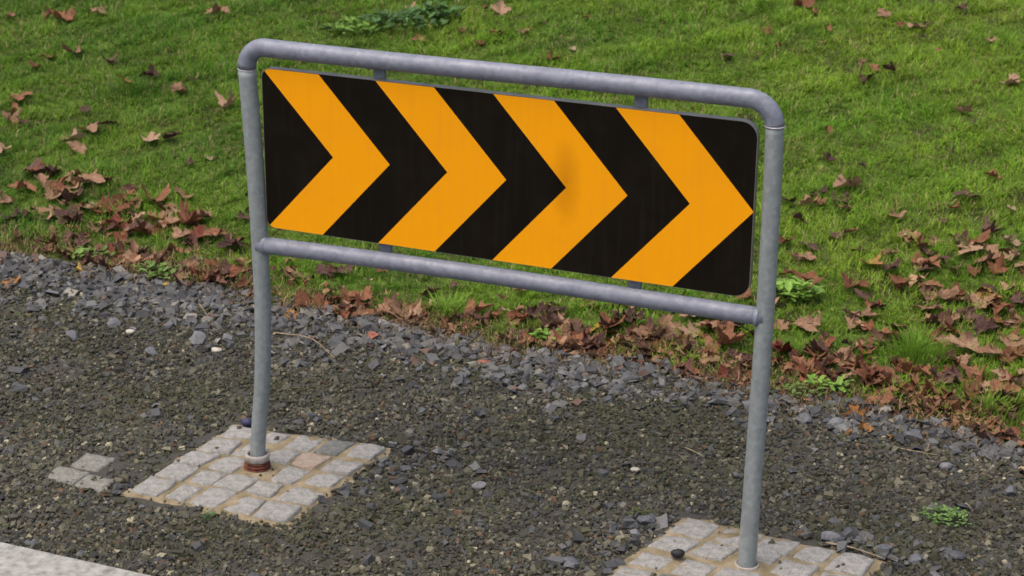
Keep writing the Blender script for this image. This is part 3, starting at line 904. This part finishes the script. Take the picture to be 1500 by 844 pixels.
# broken leaf pieces underneath the whole leaves
n = 3800
x = rg.uniform(-3.0, 1.9, n); e = rg.exponential(0.12, n) + 0.02
y = edge_y(x) + e
dn = np.interp(x, [-3, -2.4, -1.6, -1.2, -0.5, 0.0, 0.5, 1.0, 1.9], [0.10, 0.12, 0.28, 0.22, 0.35, 0.5, 0.42, 0.5, 0.5]) * np.clip(0.55 + 0.8 * wave(x * 3.3, y * 3.0, 17), 0.05, 1)
k = rg.random(n) < dn
x, y, e = x[k], y[k], e[k]; n = len(x)
sz = rg.uniform(0.014, 0.045, n); th = rg.uniform(0, 6.28, n)
V = np.zeros((n, 7, 3)); V[:, 0, 2] = rg.normal(0, 0.12, n)
for q in range(6):
    a = th + q * math.pi / 3 + rg.normal(0, 0.2, n); rr0 = rg.uniform(0.25, 0.65, n)
    V[:, q + 1, 0] = np.cos(a) * rr0; V[:, q + 1, 1] = np.sin(a) * rr0; V[:, q + 1, 2] = rg.normal(0.05, 0.22, n)
V *= sz[:, None, None]
V[..., 0] += x[:, None]; V[..., 1] += y[:, None]; V[..., 2] += (gz(x, y) + lump(x, y) + 0.010 + np.clip(e * 0.06, 0, 0.018) + rg.uniform(0, 0.008, n))[:, None]
F = np.concatenate([(np.arange(n) * 7)[:, None] + np.array([[0, q + 1, (q + 1) % 6 + 1]]) for q in range(6)], 0)
cs = np.array([(0.16, 0.075, 0.04), (0.10, 0.045, 0.03), (0.24, 0.14, 0.075), (0.065, 0.035, 0.026)])[rg.integers(0, 4, n)] * rg.uniform(0.7, 1.25, (n, 1))
me = np_mesh('leaf_litter', V.reshape(-1, 3), F, np.repeat(cs, 7, 0), M['straw'])
tag(link(bpy.data.objects.new('leaf_litter', me)), 'broken brown leaf crumbs between the whole leaves', 'leaf litter', kind='stuff')

# ------------------------------------------------------------------ weeds
def weed(label, x, y, spread, nleaf, size, colr, seed, name='weed', upright=0.5, narrow=0.5):
    """a low plant: short stems carrying many small bent leaves"""
    rng = np.random.default_rng(seed + 500)
    root = empty(name, (x, y, float(gz(x, y) + lump(x, y))))
    tag(root, label, 'plant', 'weeds')
    vs, fs, cs = [], [], []
    sv, sf = [], []
    for i in range(nleaf):
        a = rng.uniform(0, 6.28); r = spread * math.sqrt(rng.random())
        bx_, by_ = r * math.cos(a), r * math.sin(a) * 0.7
        zz = rng.uniform(0.008, 0.03) + upright * size * rng.uniform(0.2, 1.0) * (1 - 0.6 * r / spread)
        d = rng.uniform(0, 6.28); L = size * rng.uniform(0.6, 1.25); w = L * narrow * rng.uniform(0.7, 1.2)
        el = rng.uniform(-0.1, 0.8)
        dx, dy = math.cos(d), math.sin(d)
        b = len(vs)
        for t, ww, up in ((0, 0.15, 0), (0.35, 1.0, 0.9), (0.7, 0.8, 1.2), (1.0, 0.0, 0.9)):
            px, py, pz = bx_ + dx * L * t, by_ + dy * L * t, zz + math.sin(el) * L * t * up * 0.8
            if ww == 0: vs.append((px, py, pz))
            else:
                for s in (-1, 0, 1):
                    vs.append((px - dy * s * w * ww / 2, py + dx * s * w * ww / 2, pz + (0.12 * w if s else 0)))
        for q in ((0, 1, 4, 3), (1, 2, 5, 4), (3, 4, 7, 6), (4, 5, 8, 7)):
            fs.append(tuple(b + k for k in q))
        fs.append((b + 6, b + 7, b + 9)); fs.append((b + 7, b + 8, b + 9))
        cs += [np.array(colr) * rng.uniform(0.6, 1.35)] * 10
        if i % 4 == 0:
            k = len(sv)
            for (ox, oy) in ((-0.001, 0), (0.001, 0), (0, 0.0015)):
                sv.append((ox + bx_ * 0.3, oy + by_ * 0.3, -0.01)); sv.append((bx_ + ox * 0.6, by_ + oy * 0.6, zz))
            sf += [(k, k + 2, k + 3, k + 1), (k + 2, k + 4, k + 5, k + 3), (k + 4, k, k + 1, k + 5)]
    for nm, v, f, c in (('foliage', vs, fs, np.array(cs)), ('stem', sv, sf, np.repeat(np.array([colr]) * 0.8, len(sv), 0))):
        o = meshobj(nm, v, f, M['weed'], root)
        at = o.data.attributes.new('tint', 'FLOAT_COLOR', 'POINT')
        c4 = np.ones((len(v), 4), np.float32); c4[:, :3] = c[:len(v)]
        at.data.foreach_set('color', c4.ravel())
    return root
DG, LG, YG = (0.065, 0.145, 0.035), (0.17, 0.31, 0.045), (0.19, 0.33, 0.04)
weed('broad dark green weed patch on the lawn above the top rail', -2.16, 4.30, 0.22, 150, 0.055, DG, 1, upright=0.9)
weed('lighter green weed at the left end of the patch above the top rail', -2.40, 4.15, 0.17, 90, 0.05, (0.14, 0.26, 0.04), 2, upright=0.7)
weed('dark green weed at the upper right end of the patch above the top rail', -2.03, 4.46, 0.13, 70, 0.055, DG, 3, upright=0.9)
weed('bright leafy weed in the grass right of the right post', 0.47, 2.0, 0.10, 70, 0.050, LG, 4, upright=0.8)
weed('small light green weed alone on the gravel at the right', 1.291, 0.548, 0.075, 110, 0.022, (0.15, 0.26, 0.07), 5, upright=0.4)
weed('flat green weed on the soil below the leaf drift right of the post', 0.745, 1.36, 0.07, 45, 0.042, LG, 6, upright=0.7)
weed('small pale weed just right of the right post at the gravel edge', 0.66, 1.29, 0.075, 70, 0.026, (0.16, 0.23, 0.06), 7, upright=0.3)
weed('small green weed among leaves under the middle of the sign', -0.341, 1.381, 0.05, 40, 0.032, LG, 8, upright=0.5)
weed('green weed at the gravel edge left of the left post', -1.965, 1.378, 0.11, 80, 0.032, (0.14, 0.24, 0.05), 9, upright=0.4)
weed('green weed at the gravel edge at the far left', -2.305, 1.425, 0.11, 70, 0.034, (0.14, 0.24, 0.045), 10, upright=0.4)
weed('mossy sprig in the gravel beside the right pad', 0.405, 0.175, 0.04, 40, 0.014, (0.09, 0.12, 0.02), 11, upright=0.3)
weed('tiny green sprig in the gravel below the left pad', -0.80, -0.365, 0.022, 22, 0.014, (0.06, 0.14, 0.03), 12, upright=0.3)

def tuft_obj(label, x, y, n, length, spread, colr, seed):
    rng = np.random.default_rng(seed + 900)
    a = rng.uniform(0, 6.28, n); r = spread * np.minimum(np.abs(rng.normal(0, 0.6, n)), 0.95)
    px, py = r * np.cos(a), r * np.sin(a)
    c = np.array(colr)[None] * rng.uniform(0.7, 1.3, (n, 1))
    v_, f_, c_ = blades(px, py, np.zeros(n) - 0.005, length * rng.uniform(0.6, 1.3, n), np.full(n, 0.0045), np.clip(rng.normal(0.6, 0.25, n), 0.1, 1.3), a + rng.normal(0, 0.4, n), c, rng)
    me = np_mesh('grass_tuft', v_, f_, c_, M['grass'])
    o = link(bpy.data.objects.new('grass_tuft', me)); o.location = (x, y, float(gz(x, y) + lump(x, y)))
    return tag(o, label, 'grass tuft', 'taller grass tufts')
tuft_obj('bright light green grass tuft at the gravel edge under the sign', -0.777, 1.47, 260, 0.085, 0.075, (0.22, 0.38, 0.05), 1)
tuft_obj('tall green grass tuft behind the leaf drift on the right', 0.97, 1.74, 260, 0.10, 0.12, (0.16, 0.30, 0.03), 2)
tuft_obj('green grass tuft reaching over the gravel at the right edge', 1.30, 1.42, 420, 0.075, 0.16, (0.19, 0.30, 0.04), 3)
tuft_obj('dark green grass tuft in the hollow at the upper left', -3.05, 3.05, 300, 0.085, 0.22, (0.085, 0.19, 0.02), 4)

# ------------------------------------------------------------------ twigs
def twig(label, pts, r, seed):
    P = spline([(px, py, float(gz(px, py) + lump(px, py)) + pz) for px, py, pz in pts], 10)
    o0 = P[0].copy()
    v, f = tube(P - o0, np.linspace(r, r * 0.5, 10), 6)
    o = meshobj('dry_stalk', v, f, M['twig'], None, True); o.location = o0
    return tag(o, label, 'stalk', 'dry stalks on the gravel')
twig('thin dry stalk bowed across the slates right of the left post', [(-1.28, 1.02, 0.02), (-1.12, 1.0, 0.032), (-0.98, 0.90, 0.02)], 0.0022, 1)
twig('straight dry stalk on the gravel at the right', [(1.07, 0.985, 0.016), (1.13, 0.98, 0.018), (1.20, 0.985, 0.016)], 0.002, 2)
twig('short pale stalk on the gravel left of the right post', [(0.40, 0.70, 0.016), (0.44, 0.675, 0.02), (0.48, 0.655, 0.016)], 0.002, 3)
twig('bent pale stalk standing in the slates left of the left post', [(-1.66, 1.12, 0.015), (-1.63, 1.09, 0.05), (-1.58, 1.06, 0.02)], 0.0022, 4)
twig('dry twig along the far edge of the right pad', [(0.98, 0.228, 0.018), (1.06, 0.222, 0.022), (1.16, 0.205, 0.016)], 0.003, 5)

LEAVES="-3.99,3.83,0.075,r -3.89,3.8,0.116,r -4.18,3.73,0.062,t -3.76,3.93,0.083,t -3.68,3.31,0.095,r -3.68,3.17,0.07,r -3.58,3.39,0.119,t -3.33,3.3,0.086,p -3.05,3.23,0.085,p -3.1,3.1,0.095,o -2.84,3.11,0.114,t -2.82,3.23,0.061,k -3.51,2.77,0.113,r -3.45,2.62,0.074,r -3.39,2.51,0.092,t -3.32,2.53,0.073,p -3.15,2.77,0.056,p -3,2.57,0.116,t -2.93,2.64,0.08,p -3.03,2.43,0.122,t -2.94,2.36,0.089,t -2.66,2.53,0.1,t -2.59,2.58,0.093,p -2.5,2.98,0.104,t -3.16,4.1,0.124,t -3.24,2.21,0.071,t -2.99,2.06,0.118,p -2.96,2.05,0.083,r -2.88,2.06,0.104,p -2.92,1.88,0.109,r -2.85,1.93,0.096,t -2.78,1.92,0.116,r -2.69,2.01,0.13,t -2.92,1.74,0.074,t -2.82,1.63,0.099,p -2.68,1.73,0.047,t -2.57,1.71,0.112,p -2.53,1.78,0.086,t -2.44,1.84,0.12,r -2.36,1.72,0.099,d -2.42,1.91,0.081,r -2.29,1.76,0.086,t -2.33,1.97,0.141,r -2.22,1.7,0.104,p -2.17,1.77,0.098,t -2.08,1.82,0.131,r -2.04,1.89,0.092,t -1.99,1.72,0.104,d -1.93,1.76,0.097,r -1.81,1.71,0.103,p -2.41,1.52,0.071,p -2.44,1.45,0.058,r -2.05,1.49,0.083,p -2.5,1.3,0.057,o -2.26,1.29,0.069,y -2.2,1.35,0.094,p -2.1,1.42,0.095,r -1.91,1.29,0.068,y -1.83,1.33,0.087,p -1.77,1.43,0.1,r -1.73,1.47,0.094,p -1.67,1.55,0.107,r -2.45,1.07,0.105,o -2.36,2.35,0.049,p -2.3,2.42,0.07,k -2.27,1.55,0.052,k -1.89,1.53,0.057,k -1.89,1.95,0.066,p -1.45,1.53,0.1,t -1.35,1.6,0.081,p -1.27,1.61,0.087,p -1.25,1.7,0.082,t -1.15,1.58,0.037,k -1.17,1.42,0.104,r -1.11,1.45,0.091,r -1.14,1.33,0.078,t -1.26,1.31,0.121,r -1.29,1.2,0.09,o -0.89,1.57,0.08,p -0.82,1.66,0.043,p -0.92,1.37,0.12,t -0.85,1.34,0.107,t -0.73,1.39,0.089,r -0.73,1.28,0.1,t -0.69,1.3,0.065,p -0.67,1.48,0.108,r -0.59,1.49,0.072,r -0.48,1.46,0.089,r -0.44,1.35,0.07,p -0.45,1.53,0.072,p -0.56,1.54,0.042,k -0.57,1.71,0.067,t -0.43,1.54,0.072,p -0.35,1.57,0.072,t -0.36,1.48,0.089,p -0.29,1.43,0.1,t -0.28,1.48,0.077,p -0.23,1.48,0.071,p -0.19,1.51,0.059,y -0.13,1.53,0.1,r -0.1,1.6,0.089,p -0.07,1.62,0.071,p -0.04,1.62,0.048,t -0.11,1.7,0.096,t -0.2,1.33,0.116,p -0.14,1.31,0.098,t -0.15,1.38,0.087,p -0.09,1.39,0.058,o -0.03,1.36,0.064,p 0.06,1.51,0.129,t 0.08,1.44,0.099,r 0.03,1.47,0.058,t 0.13,1.71,0.101,t 0.18,1.59,0.1,t 0.21,1.65,0.077,t 0.22,1.72,0.089,p 0.29,1.7,0.101,p 0.17,1.52,0.093,p 0.2,1.45,0.087,p 0.32,1.56,0.122,r 0.36,1.48,0.075,p 0.13,1.32,0.04,k 0.27,1.29,0.102,p 0.34,1.31,0.096,d 0.44,1.34,0.057,r 0.28,1.93,0.079,r 0.4,2.16,0.068,r 0.46,2.15,0.086,r 0.53,1.57,0.104,d 0.58,1.44,0.045,t 0.62,1.47,0.08,r 0.54,1.81,0.077,t 0.49,2.12,0.123,r 0.65,2.16,0.11,r 0.71,2.09,0.061,p 0.69,1.94,0.09,t 0.75,1.97,0.084,t 0.57,1.81,0.118,t 0.83,2.19,0.061,r 0.93,2.24,0.092,r 1,2.18,0.109,t 0.97,2.07,0.12,t 1.06,2.02,0.101,t 1.06,2.17,0.078,t 1.15,2.24,0.109,o 1.22,2.18,0.096,r 1.28,2.25,0.09,p 0.85,1.83,0.1,r 1.19,1.98,0.112,p 1.15,1.83,0.133,t 1.15,1.73,0.097,t 1.26,1.81,0.098,t 1.31,1.89,0.098,t 1.31,1.79,0.086,r 1.21,1.65,0.102,r 1.15,1.61,0.068,p 0.57,1.43,0.034,o 0.63,1.47,0.097,r 0.65,1.6,0.092,p 0.68,1.46,0.079,p 0.7,1.52,0.074,r 0.74,1.58,0.103,t 0.77,1.47,0.079,t 0.79,1.55,0.085,r 0.85,1.54,0.125,r 0.87,1.47,0.113,r 0.95,1.5,0.084,t 0.99,1.57,0.096,r 1.02,1.59,0.068,r 1.1,1.56,0.107,p 1.05,1.47,0.089,r 1,1.45,0.084,r 1.12,1.45,0.106,r 0.92,1.37,0.117,r 1.01,1.32,0.06,t 1.19,1.27,0.07,t 0.74,1.69,0.046,p 1.31,1.65,0.073,t 0.88,1.19,0.12,o 1.23,1.44,0.061,p 1.32,1.25,0.07,r 1.37,1.24,0.08,p 1.37,1.71,0.062,t 0.87,1.05,0.054,o 1.03,1.08,0.059,o 0.92,1.09,0.07,o 1.35,1.17,0.096,p 1.39,1.25,0.08,r 1.44,1.18,0.069,p 1.46,0.99,0.057,k 0.3,3.29,0.062,p 0.45,3.29,0.041,p 0.45,3.05,0.135,t 0.35,2.95,0.074,p 0.32,2.82,0.093,t 0.36,2.85,0.06,r 0.44,2.92,0.1,p 0.48,2.84,0.066,t 0.24,2.81,0.08,p 0.32,2.66,0.078,p 0.31,2.48,0.083,r 0.4,2.47,0.096,p 0.43,2.36,0.088,t 0.51,2.58,0.084,p 0.54,2.63,0.058,r 0.7,2.83,0.078,t 0.76,2.66,0.039,k 0.62,2.45,0.063,p 0.75,2.45,0.075,t 0.81,2.61,0.076,r 0.85,2.56,0.101,r 0.89,2.64,0.07,t 0.9,2.44,0.094,r 0.85,2.44,0.075,r 0.69,2.33,0.106,o 0.77,2.33,0.081,p 1.02,3.35,0.081,r 0.97,3.1,0.093,p 1.14,3.02,0.046,k 0.91,2.97,0.066,r 0.9,3.09,0.047,p 0.89,2.81,0.039,p 1.05,2.67,0.133,r 1.08,2.79,0.096,p 1.04,2.59,0.126,t 0.99,2.64,0.089,p 1.11,2.61,0.082,t 1.11,2.51,0.106,t 1.17,2.71,0.07,k 1.21,2.56,0.094,t 1.25,2.52,0.068,t 0.97,2.49,0.063,p -0.26,5.14,0.115,r -0.18,5.09,0.057,r -0.36,4.76,0.08,r -0.06,4.87,0.048,r 0.18,5.15,0.081,t 0.37,5.04,0.088,t 0.4,5.11,0.065,p 0.28,5.02,0.056,r 0.53,5.37,0.074,p 0.75,4.94,0.063,t 0.53,4.72,0.039,r 0.21,4.49,0.062,t 0.28,4.39,0.069,r 0.36,4.39,0.069,p 0.27,4.25,0.083,p 0.92,4.43,0.105,t 0.78,4.04,0.087,t 0.23,3.59,0.05,r -0.24,4.58,0.047,r -0.31,4.42,0.039,t -2.22,4.5,0.067,t -2.1,4.47,0.091,t -1.75,4.61,0.099,t -1.84,4.64,0.05,r -1.64,4.28,0.104,d -1.68,4.15,0.048,r -1.98,4.08,0.072,r -1.52,4.34,0.064,t -1.45,4.49,0.041,p -1.28,4.65,0.057,r -1.2,4.18,0.047,k -1.83,4.26,0.056,r -1.25,4.01,0.078,r -2.58,4.53,0.084,p -0.44,4.36,0.07,p"

# ------------------------------------------------------------------ fallen leaves
HALF = [(0.0, -0.30), (0.06, -0.31), (0.20, -0.36), (0.17, -0.25), (0.36, -0.22), (0.32, -0.12), (0.53, 0.0), (0.50, 0.10), (0.56, 0.22), (0.38, 0.18), (0.34, 0.26), (0.20, 0.16),
        (0.22, 0.36), (0.28, 0.44), (0.16, 0.44), (0.12, 0.56), (0.0, 0.68)]
def leaf_mesh(seed, kind):
    """maple leaf, dried and curled; outline about 1 across, stalk included"""
    rng = np.random.default_rng(seed + 2000)
    out = HALF + [(-a, b) for a, b in HALF[-2:0:-1]]
    out = np.array(out) * rng.uniform(0.92, 1.08, (len(out), 1)) * 0.92
    c = np.array([0.0, -0.10])
    n = len(out)
    pts = [c] + [c + (o - c) * 0.5 for o in out] + list(out)
    P = np.array(pts)
    fold = (rng.uniform(0.15, 0.55), rng.uniform(0.5, 1.0), rng.uniform(0.1, 0.4))[kind % 3]
    bend = (rng.uniform(0.3, 0.9), rng.uniform(0.5, 1.3), rng.uniform(0.9, 1.8))[kind % 3]
    ph = rng.uniform(0, 6.28, 3)
    r = np.linalg.norm(P - c, axis=1)
    th = np.arctan2(P[:, 1] - c[1], P[:, 0] - c[0])
    z = fold * np.abs(P[:, 0]) + 0.42 * r ** 2 * np.sin(3 * th + ph[0]) + 0.34 * r * np.sin(5 * th + ph[1]) * r + rng.normal(0, 0.015, len(P))
    # curl the whole blade about a random axis
    a = rng.uniform(0, 6.28); ax = np.array([math.cos(a), math.sin(a)]); 
    s = P @ ax; t = P @ np.array([-ax[1], ax[0]])
    ang = s * bend
    k = np.where(abs(bend) < 1e-3, 1, 1)
    s2 = np.sin(ang) / bend - z * np.sin(ang); z2 = (1 - np.cos(ang)) / bend + z * np.cos(ang)
    X = s2 * ax[0] - t * ax[1]; Y = s2 * ax[1] + t * ax[0]
    V = [tuple(q) for q in np.stack([X, Y, z2], 1)]
    F = []
    for i in range(n):
        j = (i + 1) % n
        F.append((0, 1 + i, 1 + j))
        F.append((1 + i, 1 + n + i, 1 + n + j, 1 + j))
    # stalk
    b = len(V); base = np.array(V[1])
    st = spline([base, base + np.array([rng.uniform(-.05, .05), -0.15, 0.05]), base + np.array([rng.uniform(-.15, .15), -0.34, rng.uniform(0, .15)])], 5)
    tv, tf = tube(st, [0.016, 0.014, 0.012, 0.011, 0.012], 4)
    V += [tuple(q) for q in tv]; F += [tuple(b + i for i in f) for f in tf]
    me = bpy.data.meshes.new('maple_leaf'); me.from_pydata(V, [], F); me.update()
    me.polygons.foreach_set('use_smooth', [True] * len(me.polygons))
    zs = np.array([q[2] for q in V]); me['low'] = float(np.percentile(zs, 15))
    me.materials.append(None)
    return me
LM = [leaf_mesh(i, i) for i in range(18)]
ZONES = [   # first that fits
    (lambda x, y: y > 3.85 and x > -0.6, 'on the lawn at the upper right', 'leaves on the upper right lawn'),
    (lambda x, y: y > 3.85 and -2.7 < x, 'on the lawn above the top rail', 'leaves on the lawn above the sign'),
    (lambda x, y: x < -1.62 and y > 2.3, 'high on the bank at the upper left', 'leaves on the upper left bank'),
    (lambda x, y: x < -1.62 and y > 1.62, 'on the grass left of the sign', 'leaves on the grass left of the sign'),
    (lambda x, y: x < -1.62, 'at the gravel edge left of the sign', 'leaves at the left gravel edge'),
    (lambda x, y: x < 0.40 and y < 2.0, 'under the sign between the posts', 'leaves under the sign'),
    (lambda x, y: y < 1.66, 'in the drift right of the right post', 'leaves in the drift on the right'),
    (lambda x, y: y < 2.28, 'in the grass just behind the right drift', 'leaves in the grass behind the right drift'),
    (lambda x, y: True, 'on the grass right of the board', 'leaves on the grass right of the board'),
]
ORD = ['', 'second ', 'third ', 'fourth ', 'fifth ', 'sixth ', 'seventh ', 'eighth ', 'ninth ', 'tenth ', 'eleventh ', 'twelfth ', 'thirteenth ', 'fourteenth ', 'fifteenth ', 'sixteenth ', 'seventeenth ', 'eighteenth ', 'nineteenth ', 'twentieth ']
rl = np.random.default_rng(55)
byclass = {}
extra = []
for k in range(32):
    zx, zy, w, h = ((1.0, 1.48, 0.42, 0.10), (0.0, 1.46, 0.40, 0.10), (1.1, 2.3, 0.28, 0.25), (-2.3, 1.80, 0.40, 0.14))[k % 4]
    extra.append('%.3f,%.3f,%.3f,%s' % (zx + rl.uniform(-w, w), zy + rl.uniform(-h, h), rl.uniform(0.075, 0.115), 'trptr'[int(rl.integers(0, 5))]))
for i, tok in enumerate(LEAVES.split() + extra):
    a = tok.split(','); x, y, s, c = float(a[0]), float(a[1]), float(a[2]), a[3]
    me = LM[int(rl.integers(0, len(LM)))]
    o = bpy.data.objects.new('maple_leaf', me)
    link(o)
    o.material_slots[0].link = 'OBJECT'
    o.material_slots[0].material = LEAFC[c][1]
    e = y - float(edge_y(x))
    lift = 0.010 if e < 0.10 else (0.016 if e < 0.3 else 0.022)
    s *= 1.24 if e < 0.45 else 1.15
    if c == 'o' and e < 0.05: s *= 0.7
    o.scale = (s, s, s * rl.uniform(0.5, 1.15))
    o.rotation_euler = (rl.normal(0, 0.22) + 0.10, rl.normal(0, 0.22), rl.uniform(0, 6.28))
    o.location = (x, y, float(gz(x, y) + lump(x, y)) + lift - me['low'] * s * 0.6)
    for f, ph, gr in ZONES:
        if f(x, y): break
    byclass.setdefault((c, ph, gr), []).append((Vector((x, y, 0)), o))
def img_x(p):
    d = Vector(p) - cam.matrix_world.translation
    return d.dot(CR) / -d.dot(CF)
for (c, ph, gr), lst in byclass.items():
    lst.sort(key=lambda t: img_x(t[1].location))
    cn = LEAFC[c][0]
    for i, (p, o) in enumerate(lst):
        if len(lst) == 1: lab = f'the only {cn} maple leaf {ph}'
        elif i == 0: lab = f'leftmost {cn} maple leaf {ph}'
        elif i == len(lst) - 1: lab = f'rightmost {cn} maple leaf {ph}'
        elif i < len(lst) / 2 or len(lst) - i > 20: lab = f'{ORD[min(i,19)]}{cn} maple leaf from the left {ph}'
        else: lab = f'{ORD[len(lst) - 1 - i]}{cn} maple leaf from the right {ph}'
        tag(o, lab, 'leaf', gr)

# the many smaller leaves heaped between and under those
n = 290
V_, F_, C_ = [], [], []
tints = np.array([(0.25, 0.145, 0.088), (0.19, 0.085, 0.045), (0.11, 0.055, 0.042), (0.29, 0.18, 0.11), (0.16, 0.062, 0.035)])
for i in range(n):
    zx, zy, w, h = ((0.95, 1.47, 0.50, 0.09), (0.02, 1.46, 0.42, 0.09), (1.1, 2.15, 0.32, 0.40), (-2.2, 1.72, 0.55, 0.20), (0.9, 1.45, 0.55, 0.08), (-0.85, 1.40, 0.75, 0.07), (-2.0, 1.42, 0.5, 0.06), (0.1, 1.55, 0.4, 0.14), (1.0, 1.50, 0.4, 0.10), (1.05, 2.2, 0.35, 0.25), (-2.5, 1.85, 0.45, 0.16))[i % 11]
    x, y = zx + rl.uniform(-w, w), zy + rl.normal(0, h)
    if y < edge_y(x) + 0.02: y = float(edge_y(x)) + 0.02 + rl.uniform(0, 0.1)
    me = LM[int(rl.integers(0, len(LM)))]
    q = np.array([v.co for v in me.vertices]) * rl.uniform(0.07, 0.105)
    R = np.array(Matrix.Rotation(rl.uniform(0, 6.28), 3, 'Z') @ Matrix.Rotation(rl.normal(0, 0.35), 3, 'X') @ Matrix.Rotation(rl.normal(0, 0.35), 3, 'Y'))
    q = q @ R.T + np.array([x, y, float(gz(x, y) + lump(x, y)) + 0.012 - me['low'] * 0.05])
    b = sum(len(v) for v in V_)
    V_.append(q); C_.append(np.repeat(tints[int(rl.integers(0, 5))][None] * rl.uniform(0.7, 1.25), len(q), 0))
    for p in me.polygons:
        vv = list(p.vertices)
        for t in range(1, len(vv) - 1): F_.append((b + vv[0], b + vv[t], b + vv[t + 1]))
me = np_mesh('leaf_heap', np.concatenate(V_), np.array(F_), np.concatenate(C_), M['straw'], True)
tag(link(bpy.data.objects.new('leaf_heap', me)), 'smaller brown leaves heaped between the large ones at the grass foot', 'leaves', kind='stuff')
